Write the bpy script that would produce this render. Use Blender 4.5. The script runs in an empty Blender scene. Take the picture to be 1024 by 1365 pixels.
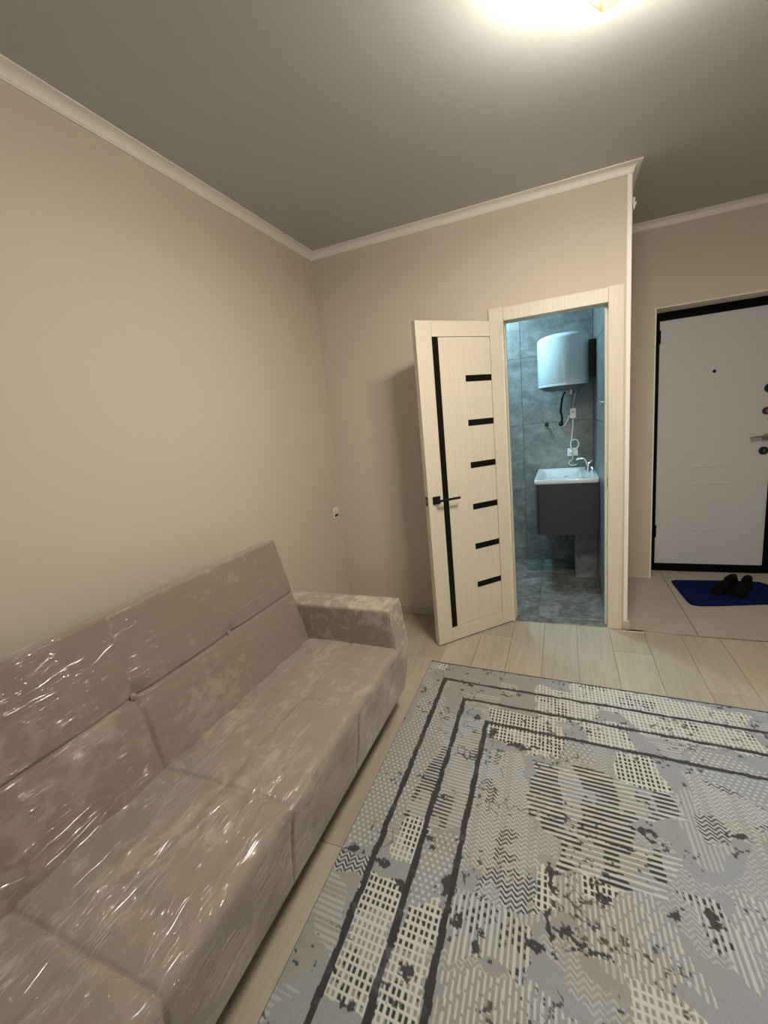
import bpy, bmesh, math, random
import numpy as np
from mathutils import Vector, Matrix

random.seed(7)
S = bpy.context.scene
COL = S.collection

# ------------------------------------------------------------------ camera
CAM = Vector((1.6224, -2.9717, 1.4353))
PITCH, YAW, ROLL, FPX = (math.radians(a) for a in (-11.0939, -22.8906, -5.6517, 0)) 
FPX = 580.75
fw = Vector((math.sin(YAW)*math.cos(PITCH), math.cos(YAW)*math.cos(PITCH), math.sin(PITCH)))
r0 = Vector((math.cos(YAW), -math.sin(YAW), 0)); u0 = r0.cross(fw)
r1 = r0*math.cos(ROLL) + u0*math.sin(ROLL); u1 = -r0*math.sin(ROLL) + u0*math.cos(ROLL)
cam = bpy.data.cameras.new('camera'); cam.sensor_fit = 'VERTICAL'; cam.sensor_height = 36
cam.lens = FPX*36/1365; cam.clip_start = .02
co = bpy.data.objects.new('camera', cam); COL.objects.link(co)
co.matrix_world = Matrix(((r1.x, u1.x, -fw.x, CAM.x), (r1.y, u1.y, -fw.y, CAM.y), (r1.z, u1.z, -fw.z, CAM.z), (0, 0, 0, 1)))
S.camera = co

# ------------------------------------------------------------------ light and exposure
W = bpy.data.worlds.new('world'); S.world = W; W.use_nodes = True
W.node_tree.nodes['Background'].inputs[0].default_value = (.55, .62, .70, 1)
W.node_tree.nodes['Background'].inputs[1].default_value = 2.6     # dull evening sky as cool fill through the assumed rear window
S.view_settings.view_transform = 'Standard'; S.view_settings.look = 'None'
S.view_settings.gamma = 1; S.view_settings.exposure = 0.85; S.view_settings.use_curve_mapping = False
LAMP_RING = 172.0       # emission of the ceiling lamp's glowing ring
LAMP_PANEL = 2.0
LAMP_SIDE = 56.0
BATH_LAMP = 112.0
BATH_COL = (.49, .85, 1.0)
ROOM_COL = (1.0, .922, .80)

# ------------------------------------------------------------------ materials
def rgb(h):
    c = [int(h[i:i+2], 16)/255 for i in (0, 2, 4)]
    return tuple(x/12.92 if x <= .04045 else ((x+.055)/1.055)**2.4 for x in c)
class N:
    def __init__(s, name):
        s.m = bpy.data.materials.new(name); s.m.use_nodes = True; s.t = s.m.node_tree
        s.b = s.t.nodes['Principled BSDF']
    def n(s, ty, **k):
        o = s.t.nodes.new('ShaderNode'+ty)
        for a, v in k.items():
            if a.startswith('i_'):
                o.inputs[a[2:].replace('_', ' ')].default_value = v
            else: setattr(o, a, v)
        return o
    def l(s, a, b): s.t.links.new(a, b)
    def coord(s, scale=(1, 1, 1), rot=(0, 0, 0), kind='Object', rnd=False):
        c = s.n('TexCoord'); m = s.n('Mapping'); s.l(c.outputs[kind], m.inputs[0])
        m.inputs['Scale'].default_value = scale; m.inputs['Rotation'].default_value = rot
        if rnd:
            o = s.n('ObjectInfo'); mm = s.n('VectorMath', operation='SCALE'); cb = s.n('CombineXYZ')
            for i in range(3): s.l(o.outputs['Random'], cb.inputs[i])
            s.l(cb.outputs[0], mm.inputs[0]); mm.inputs['Scale'].default_value = 37.0
            s.l(mm.outputs[0], m.inputs['Location'])
        return m.outputs[0]
    def noise(s, vec, scale, detail=4, rough=.55, dist=0):
        o = s.n('TexNoise'); s.l(vec, o.inputs['Vector'])
        o.inputs['Scale'].default_value = scale; o.inputs['Detail'].default_value = detail
        o.inputs['Roughness'].default_value = rough; o.inputs['Distortion'].default_value = dist
        return o.outputs['Fac']
    def ramp(s, fac, stops):
        o = s.n('ValToRGB'); s.l(fac, o.inputs[0]); e = o.color_ramp.elements
        while len(e) < len(stops): e.new(.5)
        for k, (p, c) in enumerate(stops):
            e[k].position = p; e[k].color = (*c, 1) if len(c) == 3 else c
        return o.outputs[0]
    def mix(s, fac, a, b, mode='MIX'):
        o = s.n('Mix', data_type='RGBA', blend_type=mode)
        for sock, v in ((o.inputs[0], fac), (o.inputs[6], a), (o.inputs[7], b)):
            if hasattr(v, 'links'): s.l(v, sock)
            elif isinstance(v, (int, float)): sock.default_value = v
            else: sock.default_value = (*v, 1)
        return o.outputs[2]
    def bump(s, h, strength, dist=.01, to='Normal'):
        o = s.n('Bump'); s.l(h, o.inputs['Height']); o.inputs['Strength'].default_value = strength
        o.inputs['Distance'].default_value = dist; s.l(o.outputs[0], s.b.inputs[to]); return o
    def base(s, v):
        if hasattr(v, 'links'): s.l(v, s.b.inputs['Base Color'])
        else: s.b.inputs['Base Color'].default_value = (*v, 1)
    def set(s, **k):
        for a, v in k.items(): s.b.inputs[a.replace('_', ' ')].default_value = v
def plain(name, c, rough=.5, metal=0, var=.06, scale=30, bump=0, **k):
    q = N(name); v = q.coord()
    f = q.noise(v, scale, 3)
    q.base(q.ramp(f, [(.3, tuple(x*(1-var) for x in c)), (.7, tuple(min(1, x*(1+var)) for x in c))]))
    q.set(Roughness=rough, Metallic=metal)
    if bump: q.bump(f, bump, .002)
    for a, vv in k.items(): q.b.inputs[a.replace('_', ' ')].default_value = vv
    return q.m
def emis(name, c, st):
    q = N(name); q.base((.8, .8, .8)); q.set(Emission_Strength=st); q.b.inputs['Emission Color'].default_value = (*c, 1); return q.m
M = {}
M['wall'] = plain('beige_paint', (.60, .525, .42), .75, var=.012, scale=120, bump=.04)
M['ceil'] = plain('ceiling_white', (.49, .495, .475), .6, var=.01, scale=60)
M['crown'] = plain('crown_white', (.80, .76, .69), .55, var=.02, scale=40)
M['bead'] = plain('white_corner_bead', (.86, .82, .72), .4, var=.01)
M['skirt'] = plain('pale_skirting', (.50, .46, .38), .45, var=.05)
M['black'] = plain('black_gloss', (.002, .002, .002), .3, var=.1, Specular_IOR_Level=.25)
M['blackmetal'] = plain('black_matte_metal', (.004, .004, .004), .45, 0, var=.1, Specular_IOR_Level=.3)
M['chrome'] = plain('chrome', (.75, .75, .76), .12, 1, var=.01)
M['steel'] = plain('dull_steel', (.35, .33, .31), .35, 1, var=.05)
M['white'] = plain('white_plastic', (.78, .76, .70), .35, var=.02)
M['ceramic'] = plain('white_ceramic', (.66, .69, .70), .08, var=.01)
M['enamel'] = plain('white_enamel', (.53, .59, .62), .14, var=.01)
M['anthracite'] = plain('anthracite_board', (.034, .036, .037), .45, var=.08)
M['entdoor'] = plain('entrance_panel_white', (.56, .56, .56), .5, var=.015)
M['darkframe'] = plain('black_steel_frame', (.0015, .0015, .0018), .6, var=.1, Specular_IOR_Level=.12)
M['mat'] = plain('blue_rubber', (.001, .009, .060), .9, var=.25, scale=90, bump=.5, Specular_IOR_Level=.1)
M['shoe'] = plain('black_shoe_leather', (.002, .002, .002), .85, var=.3, scale=60, bump=.2, Specular_IOR_Level=.15)
M['sole'] = plain('dark_rubber_sole', (.004, .004, .004), .8, var=.2, Specular_IOR_Level=.15)
M['gold'] = plain('gold_trim', (.62, .50, .30), .35, 1, var=.03)
M['ring'] = emis('lamp_ring_glow', ROOM_COL, LAMP_RING)
M['panel_glow'] = emis('lamp_panel_glow', ROOM_COL, LAMP_PANEL)
M['ring_side'] = emis('lamp_side_glow', ROOM_COL, LAMP_SIDE)
M['bathlamp'] = emis('bathroom_lamp_glow', BATH_COL, BATH_LAMP)
M['grout'] = plain('grey_grout', (.16, .165, .165), .85, var=.05)
M['hallgrout'] = plain('beige_grout', (.28, .25, .21), .85, var=.05)
M['subfloor'] = plain('dark_underlay', (.22, .19, .15), .9, var=.05)
M['glass'] = plain('window_glass', (1, 1, 1), .02, var=0, Transmission_Weight=1.0)
M['redplastic'] = plain('dark_red_lock', (.09, .05, .055), .3, .6, var=.2)
M['tealmetal'] = plain('dark_green_black_metal', (.008, .022, .02), .3, .5, var=.2)
M['bagpipe'] = plain('grey_plastic_pipe', (.12, .12, .13), .4, var=.05)

def door_wood():
    q = N('cream_wood_grain'); v = q.coord((60, 60, 2.2)); f = q.noise(v, 3, 6, .6)
    q.base(q.ramp(f, [(.3, (.66, .59, .465)), (.7, (.74, .67, .54))])); q.set(Roughness=.42); q.bump(f, .12, .0015); return q.m
M['doorwood'] = door_wood()
def laminate():
    q = N('pale_oak_laminate'); v = q.coord((9, .9, 9), rnd=True)
    f = q.noise(v, 3.2, 8, .62, 1.2); v2 = q.coord((2, .5, 2), rnd=True); g = q.noise(v2, 1.7, 3)
    c1 = q.ramp(f, [(.25, (.37, .32, .245)), (.5, (.44, .395, .315)), (.75, (.49, .445, .36))])
    o = q.n('ObjectInfo'); c2 = q.ramp(o.outputs['Random'], [(0, (.93, .93, .93)), (1, (1.05, 1.04, 1.03))])
    c3 = q.mix(1.0, c1, c2, 'MULTIPLY'); c4 = q.ramp(g, [(.35, (.86, .83, .8)), (.65, (1, 1, 1))])
    q.base(q.mix(1.0, c3, c4, 'MULTIPLY')); q.set(Roughness=.38); q.bump(f, .08, .001); return q.m
M['laminate'] = laminate()
def tile(name, a, b, c, rough, sc=1.0, contrast=.12):
    q = N(name); v = q.coord((1, 1, 2.4), rnd=True)
    f = q.noise(v, 3.0*sc, 9, .68, .6); v2 = q.coord((1, 1, 1), rnd=True); g = q.noise(v2, 11*sc, 6, .7)
    c1 = q.ramp(f, [(.5-contrast, a), (.5, b), (.5+contrast, c)])
    q.base(q.mix(.35, c1, q.ramp(g, [(.4, a), (.62, c)]))); q.set(Roughness=rough); return q.m
M['walltile'] = tile('grey_stone_wall_tile', (.105, .115, .115), (.175, .185, .18), (.285, .29, .285), .35, 1.3, .14)
M['floortile'] = tile('grey_stone_floor_tile', (.05, .049, .045), (.125, .12, .11), (.36, .35, .33), .32, 1.6, .16)
M['halltile'] = tile('beige_hall_tile', (.36, .325, .27), (.40, .365, .305), (.44, .40, .34), .4, .8, .2)
def velvet(name, lo, hi, amt):
    lo = tuple(a*b for a, b in zip(lo, (.92, .95, 1.0))); hi = tuple(a*b for a, b in zip(hi, (.92, .95, 1.0)))
    q = N(name); v = q.coord()
    f = q.noise(q.coord((1.6, .8, 1.2)), 2.6, 2, .5); g = q.noise(q.coord((1.5, 1, 1.5)), 15, 7, .62, .25)
    k = q.n('Math', operation='MULTIPLY_ADD'); q.l(f, k.inputs[0]); k.inputs[1].default_value = .8; k.inputs[2].default_value = -.40+amt
    s = q.n('Math', operation='ADD'); q.l(g, s.inputs[0]); q.l(k.outputs[0], s.inputs[1])
    q.base(q.ramp(s.outputs[0], [(.38, lo), (.54, tuple(x*1.04 for x in lo)), (.60, tuple((x*.45+y*.55) for x, y in zip(lo, hi))), (.74, hi)]))
    q.set(Roughness=.8, Sheen_Weight=.25, Sheen_Roughness=.4)
    fine = q.noise(v, 400, 2); q.bump(fine, .12, .001)
    # clear film over the cloth: long taut creases
    q.set(Coat_Weight=.7, Coat_Roughness=.05, Coat_IOR=1.5)
    w = q.noise(q.coord((9, .8, 7), (0, 0, .10)), 3.0, 4, .6, .3)
    d1_ = q.n('Math', operation='SUBTRACT'); q.l(w, d1_.inputs[0]); d1_.inputs[1].default_value = .5
    d2_ = q.n('Math', operation='ABSOLUTE'); q.l(d1_.outputs[0], d2_.inputs[0])
    d3_ = q.n('MapRange', interpolation_type='SMOOTHSTEP'); q.l(d2_.outputs[0], d3_.inputs[0])
    for i_, x_ in ((1, 0), (2, .13), (3, 1), (4, 0)): d3_.inputs[i_].default_value = x_
    mk = q.n('MapRange', interpolation_type='SMOOTHSTEP'); q.l(q.noise(q.coord((1.3, 1, 1.3), (0, 0, .3)), 5.5, 3), mk.inputs[0])
    for i_, x_ in ((1, .42), (2, .58), (3, .15), (4, 1)): mk.inputs[i_].default_value = x_
    hh_ = q.n('Math', operation='MULTIPLY'); q.l(d3_.outputs[0], hh_.inputs[0]); q.l(mk.outputs[0], hh_.inputs[1])
    q.bump(hh_.outputs[0], 1.0, .008, 'Coat Normal')
    return q.m
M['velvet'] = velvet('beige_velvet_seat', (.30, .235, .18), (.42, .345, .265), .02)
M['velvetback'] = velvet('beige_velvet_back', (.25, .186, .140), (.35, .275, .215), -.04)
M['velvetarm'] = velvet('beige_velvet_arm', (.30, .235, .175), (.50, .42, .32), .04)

# ------------------------------------------------------------------ mesh helpers
def bx(bm, x0, x1, y0, y1, z0, z1, bev=0, seg=1):
    T = bmesh.new()
    vs = [T.verts.new((x, y, z)) for x in (x0, x1) for y in (y0, y1) for z in (z0, z1)]
    for f in ((0, 1, 3, 2), (4, 6, 7, 5), (0, 4, 5, 1), (2, 3, 7, 6), (0, 2, 6, 4), (1, 5, 7, 3)):
        T.faces.new([vs[i] for i in f])
    if bev: bmesh.ops.bevel(T, geom=T.edges[:], offset=bev, segments=seg, profile=.5, affect='EDGES')
    bmesh.ops.recalc_face_normals(T, faces=T.faces[:])
    me = bpy.data.meshes.new('t'); T.to_mesh(me); T.free(); bm.from_mesh(me); bpy.data.meshes.remove(me); return bm
def box(*a, **k): return bx(bmesh.new(), *a, **k)
def tube(bm, pts, r, n=10, cap=True):
    pts = [Vector(p) for p in pts]; rs = r if isinstance(r, (list, tuple)) else [r]*len(pts)
    rings = []; up = Vector((0, 0, 1))
    for i, p in enumerate(pts):
        t = (pts[min(i+1, len(pts)-1)]-pts[max(i-1, 0)]).normalized()
        a = t.cross(up if abs(t.dot(up)) < .95 else Vector((1, 0, 0))).normalized(); b = t.cross(a).normalized()
        if rings and a.dot(pa) < 0: a, b = -a, -b
        pa = a
        rings.append([bm.verts.new(p+(a*math.cos(k*2*math.pi/n)+b*math.sin(k*2*math.pi/n))*rs[i]) for k in range(n)])
    for A, B in zip(rings, rings[1:]):
        for k in range(n): bm.faces.new((A[k], A[(k+1) % n], B[(k+1) % n], B[k]))
    if cap: bm.faces.new(rings[0]); bm.faces.new(rings[-1])
    bmesh.ops.recalc_face_normals(bm, faces=bm.faces[:]); return bm
def smooth_path(P, k=6):
    P = [Vector(p) for p in P]; Q = [P[0]]+P+[P[-1]]; out = []
    for i in range(1, len(Q)-2):
        a, b, c, d = Q[i-1:i+3]
        for j in range(k):
            t = j/k; out.append(.5*((2*b)+(c-a)*t+(2*a-5*b+4*c-d)*t*t+(3*b-a-3*c+d)*t**3))
    return out+[P[-1]]
def prism(bm, poly, z0, z1, bev=0):
    T = bmesh.new(); f = T.faces.new([T.verts.new((x, y, z0)) for x, y in poly])
    e = bmesh.ops.extrude_face_region(T, geom=[f]); bmesh.ops.translate(T, verts=[v for v in e['geom'] if isinstance(v, bmesh.types.BMVert)], vec=(0, 0, z1-z0))
    bmesh.ops.recalc_face_normals(T, faces=T.faces[:])
    if bev:
        bmesh.ops.bevel(T, geom=[g for g in T.edges if abs(g.verts[0].co.z-z1) < 1e-6 and abs(g.verts[1].co.z-z1) < 1e-6], offset=bev, segments=2, affect='EDGES')
    me = bpy.data.meshes.new('t'); T.to_mesh(me); T.free(); bm.from_mesh(me); bpy.data.meshes.remove(me); return bm
def rrect(x0, x1, y0, y1, r, n=5):
    o = []
    for cx, cy, a in ((x1-r, y1-r, 0), (x0+r, y1-r, 90), (x0+r, y0+r, 180), (x1-r, y0+r, 270)):
        for k in range(n+1):
            t = math.radians(a+90*k/n); o.append((cx+r*math.cos(t), cy+r*math.sin(t)))
    return o
def ringprism(bm, outer, inner, z0, z1):
    n = len(outer); L = [[bm.verts.new((x, y, z)) for x, y in P] for P in (outer, inner) for z in (z0, z1)]
    o0, o1, i0, i1 = L
    for k in range(n):
        j = (k+1) % n
        for A, B in ((o0, o1), (o1, i1), (i1, i0), (i0, o0)): bm.faces.new((A[k], A[j], B[j], B[k]))
    bmesh.ops.recalc_face_normals(bm, faces=bm.faces[:]); return bm
def lathe(bm, prof, c=(0, 0, 0), n=40, axis='z'):
    rings = []
    for r, z in prof:
        ring = []
        for k in range(n):
            a = 2*math.pi*k/n; p = (r*math.cos(a), r*math.sin(a), z)
            if axis == 'y': p = (p[0], p[2], p[1])
            if axis == 'x': p = (p[2], p[0], p[1])
            ring.append(bm.verts.new(Vector(p)+Vector(c)))
        rings.append(ring)
    for A, B in zip(rings, rings[1:]):
        for k in range(n): bm.faces.new((A[k], A[(k+1) % n], B[(k+1) % n], B[k]))
    bm.faces.new(rings[0]); bm.faces.new(rings[-1])
    bmesh.ops.recalc_face_normals(bm, faces=bm.faces[:]); return bm
def sweep(bm, prof, path, closed=False):
    """prof: points (a, b) in a plane; path: list of functions (a,b)->xyz"""
    R = [[bm.verts.new(f(a, b)) for a, b in prof] for f in path]; n = len(prof)
    for A, B in zip(R, R[1:]):
        for k in range(n): bm.faces.new((A[k], A[(k+1) % n], B[(k+1) % n], B[k]))
    bm.faces.new(R[0]); bm.faces.new(R[-1]); bmesh.ops.recalc_face_normals(bm, faces=bm.faces[:]); return bm
def obj(name, bm, m, parent=None, smooth=False, free=True):
    if isinstance(bm, bpy.types.Mesh): me = bm
    else:
        me = bpy.data.meshes.new(name); bm.to_mesh(me)
        if free: bm.free()
        if smooth:
            for p in me.polygons: p.use_smooth = True
    o = bpy.data.objects.new(name, me)
    if not me.materials: me.materials.append(M[m] if isinstance(m, str) else m)
    COL.objects.link(o)
    if parent: o.parent = parent
    return o
def auto(o, ang=35):
    me = o.data
    for p in me.polygons: p.use_smooth = True
    bm = bmesh.new(); bm.from_mesh(me)
    for e in bm.edges:
        if len(e.link_faces) == 2 and e.calc_face_angle(0) > math.radians(ang): e.smooth = False
    bm.to_mesh(me); bm.free(); return o
def tag(o, label=None, cat=None, kind=None, group=None):
    if label: o['label'] = label
    if cat: o['category'] = cat
    if kind: o['kind'] = kind
    if group: o['group'] = group
    return o
def empty(name, loc=(0, 0, 0), rz=0, **k):
    o = bpy.data.objects.new(name, None); COL.objects.link(o); o.location = loc; o.rotation_euler.z = rz; o.empty_display_size = .05
    return tag(o, **k)

# ------------------------------------------------------------------ the setting
H = 2.666; XP = 1.988; YF = .974; XR = 3.45; YR = -4.6
XJ1, XJ2 = 1.2936, 1.8755; BX0, BX1, BY1 = .5, 1.878, 1.40; BH = 2.45
T = tag
wl = tag(obj('wall_left', box(-.15, 0, YR-.15, .0, 0, H), 'wall'), 'plain beige painted wall behind the sofa', 'wall', 'structure')
b = box(-.15, XJ1-.02, 0, .1, 0, H); bx(b, XJ2+.02, XP, 0, .1, 0, H); bx(b, XJ1-.02, XJ2+.02, 0, .1, 2.02, H)
wb = tag(obj('wall_back', b, 'wall'), 'beige wall holding the bathroom doorway', 'wall', 'structure')
tag(obj('wall_partition', box(BX1+.012, XP, .1, YF, 0, H), 'wall'), 'partition wall between bathroom and entrance hall', 'wall', 'structure')
b = box(XP-.0, 2.267, YF, YF+.26, 0, H); bx(b, 3.14, XR, YF, YF+.26, 0, H); bx(b, 2.267, 3.14, YF, YF+.26, 2.088, H)
wh = tag(obj('wall_hall', b, 'wall'), 'taupe beige wall around the entrance door', 'wall', 'structure')
b = box(2.267, 2.275, YF-.003, YF+.2, 0, 2.088); bx(b, 2.262, 3.14, YF-.003, YF+.2, 2.080, 2.088)
obj('corner_bead', b, 'bead', wh)
tag(obj('wall_right', box(XR, XR+.15, YR-.15, YF+.26, 0, H), 'wall'), 'beige wall on the side opposite the sofa', 'wall', 'structure')
# rear wall with an unseen window, added to give the fill light a source
b = box(-.0, .9, YR-.15, YR, 0, H); bx(b, 2.5, XR, YR-.15, YR, 0, H); bx(b, .9, 2.5, YR-.15, YR, 0, .85); bx(b, .9, 2.5, YR-.15, YR, 2.3, H)
tag(obj('wall_rear', b, 'wall'), 'beige wall with the added fill window', 'wall', 'structure')
w1 = tag(obj('fill_window', ringprism(bmesh.new(), [(x, z) for x, z in ((.9, .85), (2.5, .85), (2.5, 2.3), (.9, 2.3))], [(.96, .91), (2.44, .91), (2.44, 2.24), (.96, 2.24)], YR-.11, YR-.05), 'white'),
         'white framed window added opposite the doors as source of the cool fill', 'window', 'structure')
for v in w1.data.vertices: v.co = (v.co.x, v.co.z, v.co.y)
obj('mullion', box(1.67, 1.73, YR-.11, YR-.05, .91, 2.24), 'white', w1)
for a, c in ((.96, 1.67), (1.73, 2.44)): obj('pane', box(a, c, YR-.083, YR-.078, .91, 2.24), 'glass', w1)
tag(obj('ceiling', box(-.15, XR+.15, YR-.15, YF+.26, H, H+.1), 'ceil'), 'smooth pale grey ceiling', 'ceiling', 'structure')
# bathroom shell (the tiles stand proud of it)
wbb = tag(obj('wall_bathroom', box(BX0-.1, XP, BY1+.008, BY1+.1, 0, BH), 'grout'), 'grey stone tiled back wall of the bathroom', 'wall', 'structure')
wbr = tag(obj('wall_bathroom', box(BX1+.008, BX1+.012, .1, BY1+.1, 0, BH), 'grout'), 'grey stone tiled side wall behind the washbasin and boiler', 'wall', 'structure')
wbl = tag(obj('wall_bathroom', box(BX0-.1, BX0-.008, .1, BY1+.1, 0, BH), 'grout'), 'grey tiled bathroom wall hidden behind the doorway side', 'wall', 'structure')
tag(obj('ceiling_bathroom', box(BX0-.1, XP, .1, BY1+.1, BH, BH+.05), 'ceil'), 'white bathroom ceiling above the boiler', 'ceiling', 'structure')
def cuts(a, b, o, s):
    c = [a]; k = math.ceil((a-o)/s+1e-6)
    while o+k*s < b-1e-6: c.append(o+k*s); k += 1
    return c+[b]
G = .0015
def tiles(parent, axis, u0, u1, uo, us, v0, v1, vo, vs, pos, th, m, bev=.0012):
    U, V = cuts(u0, u1, uo, us), cuts(v0, v1, vo, vs); cache = {}
    for a, b_ in zip(U, U[1:]):
        for c, d in zip(V, V[1:]):
            w, h = b_-a-2*G, d-c-2*G
            if w < .004 or h < .004: continue
            key = (round(w, 4), round(h, 4))
            if key not in cache:
                if axis == 'y': bm = box(-w/2, w/2, 0, th, -h/2, h/2, bev=bev)
                elif axis == 'x': bm = box(0, th, -w/2, w/2, -h/2, h/2, bev=bev)
                else: bm = box(-w/2, w/2, -h/2, h/2, -th, 0, bev=bev)
                me = bpy.data.meshes.new('tile'); bm.to_mesh(me); bm.free(); me.materials.append(M[m]); cache[key] = me
            o = obj('tile', cache[key], m, parent)
            mu, mv = (a+b_)/2, (c+d)/2
            o.location = (mu, pos, mv) if axis == 'y' else (pos, mu, mv) if axis == 'x' else (mu, mv, pos)
tiles(wbb, 'y', BX0, BX1, 1.28, .6, 0, BH, .12, .6, BY1, .012, 'walltile')
tiles(wbr, 'x', .1, BY1, .20, .6, 0, BH, .12, .6, BX1, .009, 'walltile')
tiles(wbl, 'x', .1, BY1, .20, .6, 0, BH, .12, .6, BX0-.012, .012, 'walltile')
# floors
fb = tag(obj('floor_bathroom', box(BX0-.1, BX1+.012, .004, BY1+.1, -.1, -.008), 'grout'), 'mottled grey stone tiled floor of the bathroom', 'floor', 'structure')
tiles(fb, 'z', BX0, BX1, 1.44, .6, .1, BY1, .445, .6, -.001, .01, 'floortile')
tiles(fb, 'z', XJ1-.02, XJ2+.02, 1.44, .6, .006, .1, 5, 9, -.001, .01, 'floortile')
fl = tag(obj('floor', box(-.15, XR+.15, YR-.15, .004, -.1, -.009), 'subfloor'), 'pale oak laminate plank floor', 'floor', 'structure')
fh = tag(obj('floor_hall', box(XP, XR+.15, .004, YF+.26, -.1, -.009), 'hallgrout'), 'beige tiled floor of the entrance hall', 'floor', 'structure')
tiles(fh, 'z', XP, XR, 2.37, .6, -.026, YF+.2, .574, .6, 0, .0085, 'halltile', bev=.001)
xs = [0]+[1.098-.196*k for k in range(5, 0, -1)]+[1.098+.196*k for k in range(0, 13)]
xs = [x for x in xs if x < XR]+[XR]
PW, PL = .196, 1.29; cache = {}
for i, (a, c) in enumerate(zip(xs, xs[1:])):
    y = -.028 if a > 1.9 else -.002
    y1 = y; first = (.47, 1.02, .31, .83, .6, 1.15, .25, .92)[i % 8]; ln = first
    while y1 > YR:
        y0 = max(y1-ln, YR); ln = PL
        if a < XP < c and y1 > -.05: pass
        w, h = c-a-.0014, y1-y0-.0014; key = (round(w, 4), round(h, 4))
        if key not in cache:
            bm = box(-w/2, w/2, -h/2, h/2, -.0085, 0, bev=.0009); me = bpy.data.meshes.new('plank'); bm.to_mesh(me); bm.free(); me.materials.append(M['laminate']); cache[key] = me
        o = obj('plank', cache[key], 'laminate', fl); o.location = ((a+c)/2, (y0+y1)/2, 0)
        y1 = y0
tag(obj('trim_1', box(XP-.04, XR, -.034, -.024, -.008, .0025, bev=.001), 'steel'), 'thin dark metal strip where laminate meets hall tiles', 'trim', 'structure')
# crown mouldings
def crownprof(cx, cz):  # (out from wall, z)
    P = [(0, H-cz), (.006, H-cz), (.006, H-cz+.006)]
    for k in range(7):
        t = k/6*math.pi/2; P.append((.008+(cx-.014)*(1-math.cos(t)), H-cz+.008+(cz-.014)*math.sin(t)))
    return P+[(cx-.004, H-.005), (cx, H-.005), (cx, H), (0, H)]
CX, CZ = .046, .045
cp = crownprof(CX, CZ)
tag(auto(obj('trim_2', sweep(bmesh.new(), cp, [lambda a, z: (a, YR, z), lambda a, z: (a, -a, z)]), 'crown')), 'white crown moulding above the sofa wall', 'crown moulding', 'structure')
tag(auto(obj('trim_3', sweep(bmesh.new(), cp, [lambda a, z: (a, -a, z), lambda a, z: (XP+a, -a, z), lambda a, z: (XP+a, YF-a, z)]), 'crown')), 'white crown moulding above the bathroom doorway wall', 'crown moulding', 'structure')
tag(auto(obj('trim_4', sweep(bmesh.new(), cp, [lambda a, z: (XP+a, YF-a, z), lambda a, z: (XR-a, YF-a, z), lambda a, z: (XR-a, YR, z)]), 'crown')), 'white crown moulding above the entrance door', 'crown moulding', 'structure')
# corner bead on partition edge
b = box(XP-.022, XP+.004, -.004, .0, 0.055, H-CZ, bev=.001); bx(b, XP, XP+.004, -.004, .022, .055, H-CZ, bev=.001)
tag(obj('trim_5', b, 'bead'), 'bright white vertical corner strip on the partition edge', 'trim', 'structure')
# baseboards
tag(obj('baseboard_back', box(0, 1.206, -.014, 0, 0, .06, bev=.003), 'skirt'), 'pale baseboard between the sofa corner and the doorway', 'baseboard', 'structure')
tag(obj('baseboard_left', box(0, .014, YR, -.014, 0, .06, bev=.003), 'skirt'), 'pale baseboard behind the sofa', 'baseboard', 'structure')
b = box(1.957, XP+.014, -.014, 0, 0, .06, bev=.003); bx(b, XP, XP+.014, 0, .26, 0, .06, bev=.003)
tag(obj('baseboard_partition', b, 'skirt'), 'short pale baseboard piece at the foot of the partition', 'baseboard', 'structure')
# door casing of bathroom doorway
tc = empty('trim_6', (0, 0, 0), label='cream wood grain casing around the bathroom doorway', cat='door casing', kind='structure')
obj('casing_board', box(1.206, XJ1, -.014, 0, 0, 2.083, bev=.002), 'doorwood', tc)
obj('casing_board', box(XJ2, 1.956, -.014, 0, 0, 2.083, bev=.002), 'doorwood', tc)
obj('casing_board', box(XJ1+.0005, XJ2-.0005, -.0125, 0, 2.0, 2.078, bev=.002), 'doorwood', tc)
obj('jamb', box(XJ1-.02, XJ1, 0, .1, 0, 2.02), 'doorwood', tc)
obj('jamb', box(XJ2, XJ2+.02, 0, .1, 0, 2.02), 'doorwood', tc)
obj('jamb', box(XJ1, XJ2, 0, .1, 2.0, 2.02), 'doorwood', tc)
obj('door_stop', box(XJ2-.012, XJ2, .045, .1, 0, 2.0, bev=.001), 'doorwood', tc)
obj('door_stop', box(XJ1, XJ1+.006, .045, .1, 0, 2.0, bev=.001), 'doorwood', tc)
obj('strike_plate', box(XJ2-.0015, XJ2, .012, .034, .93, .99), 'blackmetal', tc)

# ------------------------------------------------------------------ interior door leaf (door_1)
d1 = empty('door_1', (XJ1, 0, 0), -math.radians(132.88), label='open cream wood grain door with narrow black glass strips', cat='door', kind='structure')
LW = .633
obj('stile', box(.002, .108, -.04, 0, .008, 2.0, bev=.0012), 'doorwood', d1)
obj('stile', box(.5275, LW, -.04, 0, .008, 2.0, bev=.0012), 'doorwood', d1)
obj('rail', box(.1085, .527, -.04, 0, 1.912, 2.0, bev=.0012), 'doorwood', d1)
obj('rail', box(.1085, .527, -.04, 0, .008, .100, bev=.0012), 'doorwood', d1)
obj('panel', box(.1105, .484, -.036, -.003, .102, 1.9095, bev=.0015), 'doorwood', d1)
obj('glass_strip', box(.486, .527, -.037, -.001, .101, 1.911, bev=.0008), 'black', d1)['label'] = 'long black vertical glass strip'
me = None
for z in (1.670, 1.404, 1.141, .873, .608, .345):
    if me is None: s = obj('glass_strip', box(.1095, .305, -.0385, -.0012, -.019, .019, bev=.0008), 'black', d1); me = s.data
    else: s = obj('glass_strip', me, 'black', d1)
    s.location.z = z; s['label'] = 'short black horizontal glass strip'
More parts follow.
